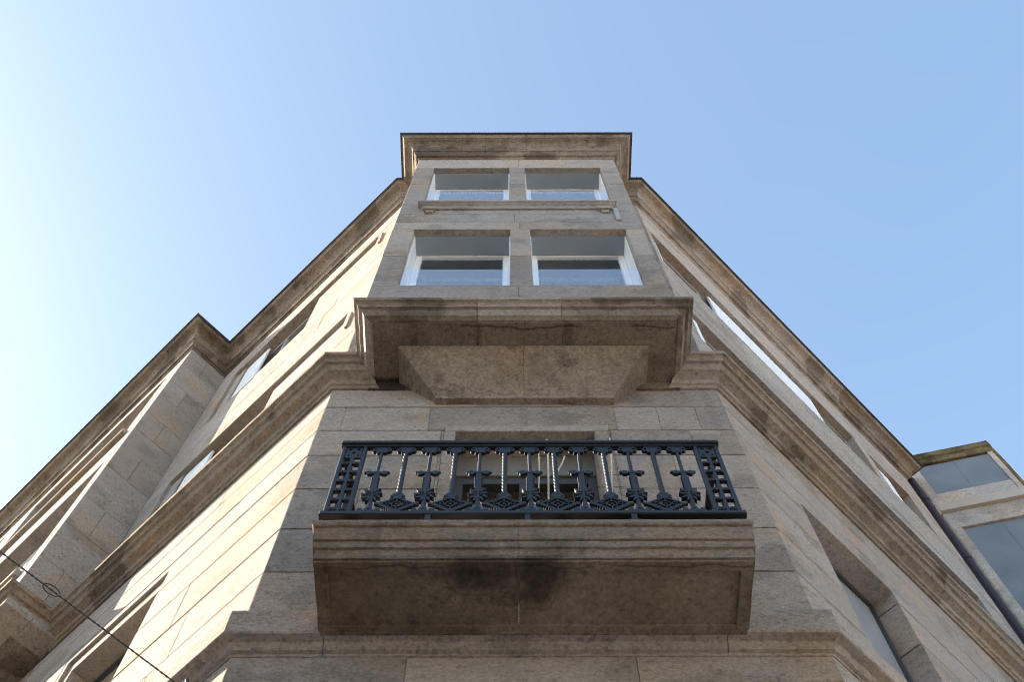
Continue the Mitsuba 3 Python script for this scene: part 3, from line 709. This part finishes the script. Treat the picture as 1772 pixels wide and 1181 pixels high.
# ------------------------------------------------------------------ neighbouring house on the right
N = 'neighbour_house'
thing(N, 'neighbouring house at the right edge with slate blue panels and a mossy parapet', 'building')
a13 = math.radians(-13)
e_ = np.array([math.cos(a13), math.sin(a13)]); n_ = np.array([e_[1], -e_[0]])
P0 = xy(FR, 6.8, 0)
FN = Frame(P0, e_, n_)
P1 = P0 + e_ * 1.50
FN2 = Frame(P1, FR.d[:2], FR.n[:2])
body_z = 16.62
# core of stucco, behind the framing
ctr = [P0 - e_ * 0.0 - n_ * .12, P1 - n_ * .12 - FR.n[:2] * .10, P1 + FR.d[:2] * 6 - FR.n[:2] * .1, P0 + FR.d[:2] * 6.5]
core = Polygon(ctr)
v, f = triangulate(core)
pts = np.array(core.exterior.coords)[:-1]
k = len(pts); i = np.arange(k); j = (i + 1) % k
V = np.vstack([np.column_stack([pts, np.full(k, -1.6)]), np.column_stack([pts, np.full(k, body_z)])])
add(N + '__wall', (V, np.vstack([np.stack([i, j, j + k], 1), np.stack([i, j + k, i + k], 1)])), 'cream_stucco')
add(N + '__roof', flat(core, body_z - .05, body_z), 'stone_mossy')
# parapet with moss
par = [(-0.10, 16.92), (0.045, 16.92), (0.045, 16.78), (0.02, 16.76), (0.01, 16.63), (-0.10, 16.63)]
sweep(N + '__parapet', [P0 - e_ * .02, P1, P1 + FR.d[:2] * 6], par, ['stone_mossy'], length=1.6, rough=0.014, seed=61, step=.05)
def nface(fr, L0, L1, z_top, z_bot, first):
    """Frame, slate panel, sill ledge of one storey on the face."""
    add(N + '__panel', bar(fr, L0, (L0 + L1) / 2 - .0008, -.06, -.03, z_bot, z_top), 'slate_cladding')
    add(N + '__panel', bar(fr, (L0 + L1) / 2 + .0008, L1, -.06, -.03, z_bot, z_top), 'slate_cladding')
nface(FN, .22, 1.425, 16.61, 15.60, True)
nface(FN, .23, 1.40, 14.60, 11.6, False)
nface(FN, .23, 1.40, 10.9, 8.0, False)
nface(FN2, .16, 5.5, 16.61, 15.60, True)
nface(FN2, .16, 5.5, 14.60, 11.6, False)
for fr, a, b in ((FN, .10, 1.50), (FN2, 0.0, 5.8)):
    m0 = .22 if fr is FN else .14
    m1 = 1.425 if fr is FN else 5.5
    add(N + '__frame', bar(fr, a, m0, -.10, 0.0, 15.27, 16.63), 'granite_white')
    add(N + '__frame', bar(fr, m1, b, -.10, 0.0, 15.27, 16.63), 'granite_white')
    add(N + '__ledge', slab(fr, box(m0 + .002, 15.27, m1 - .002, 15.68), -.012, -.10, .01), 'granite_white')
    add(N + '__band', bar(fr, a - .02, b + .02, -.12, .075, 15.05, 15.265), 'cream_stucco')
    add(N + '__frame', bar(fr, a, b, -.10, .01, 14.61, 15.048), 'granite_white')
    add(N + '__frame', bar(fr, a, m0 + .01, -.10, .005, 11.5, 14.608), 'granite_white')
    add(N + '__frame', bar(fr, m1 - .02, b, -.10, .005, 11.5, 14.608), 'granite_white')

# ------------------------------------------------------------------ houses across the streets (behind the camera, they shade the junction)
def street_house(label, fr, s0, s1, depth, top, wall, rows, pitch_s, shopz=2.2):
    h = numbered('street_house')
    thing(h, label, 'building')
    hz = np.linspace(-1.6 + 3.6, top - 3.0, rows)
    n = max(1, int((s1 - s0) / pitch_s))
    cs = s0 + (np.arange(n) + .5) * (s1 - s0) / n
    wins = [(c - .55, z, c + .55, z + 1.9) for z in hz for c in cs]
    add(h + '__wall', slab(fr, rect_minus((s0, -1.6, s1, top), *wins), 0, -.35, 0), wall)
    add(h + '__wall', bar(fr, s0, s1, -depth, -.36, -1.6, top - .05), wall)
    add(h + '__cornice', bar(fr, s0, s1, -.2, .35, top, top + .3), wall)
    add(h + '__roof', bar(fr, s0 + .3, s1 - .3, -depth + .3, -.5, top, top + .9), 'roof_tile')
    for w in wins:
        k = numbered(h + '__window')
        scene[k] = mikit.ply(place(join(bar(fr, w[0], w[0] + .07, -.30, -.2, w[1], w[3], 0), bar(fr, w[2] - .07, w[2], -.30, -.2, w[1], w[3], 0), bar(fr, w[0] + .07, w[2] - .07, -.30, -.201, w[3] - .07, w[3], 0), bar(fr, w[0] + .07, w[2] - .07, -.30, -.201, w[1], w[1] + .07, 0))), 'white_paint')
        add(k + '__pane', flat_pane(fr, w[0] + .06, w[2] - .06, -.25, w[1] + .06, w[3] - .06), 'pane_glass')
opp = lambda fr, s, o: Frame(xy(fr, s, o), -fr.d[:2], -fr.n[:2])
street_house('cream stucco terrace across the left street', opp(FL, 34, 8.5), 0, 31, 9, 11.0, 'house_render', 4, 2.6)
street_house('pale cream stucco terrace across the right street', opp(FR, 30, 8.5), 0, 27, 9, 11.5, 'house_pale_render', 4, 2.6)
street_house('cream stucco house facing the corner across the junction', Frame((7, -9.5), (-1, 0), (0, 1)), 0, 14, 9, 12.0, 'house_render', 4, 2.4)
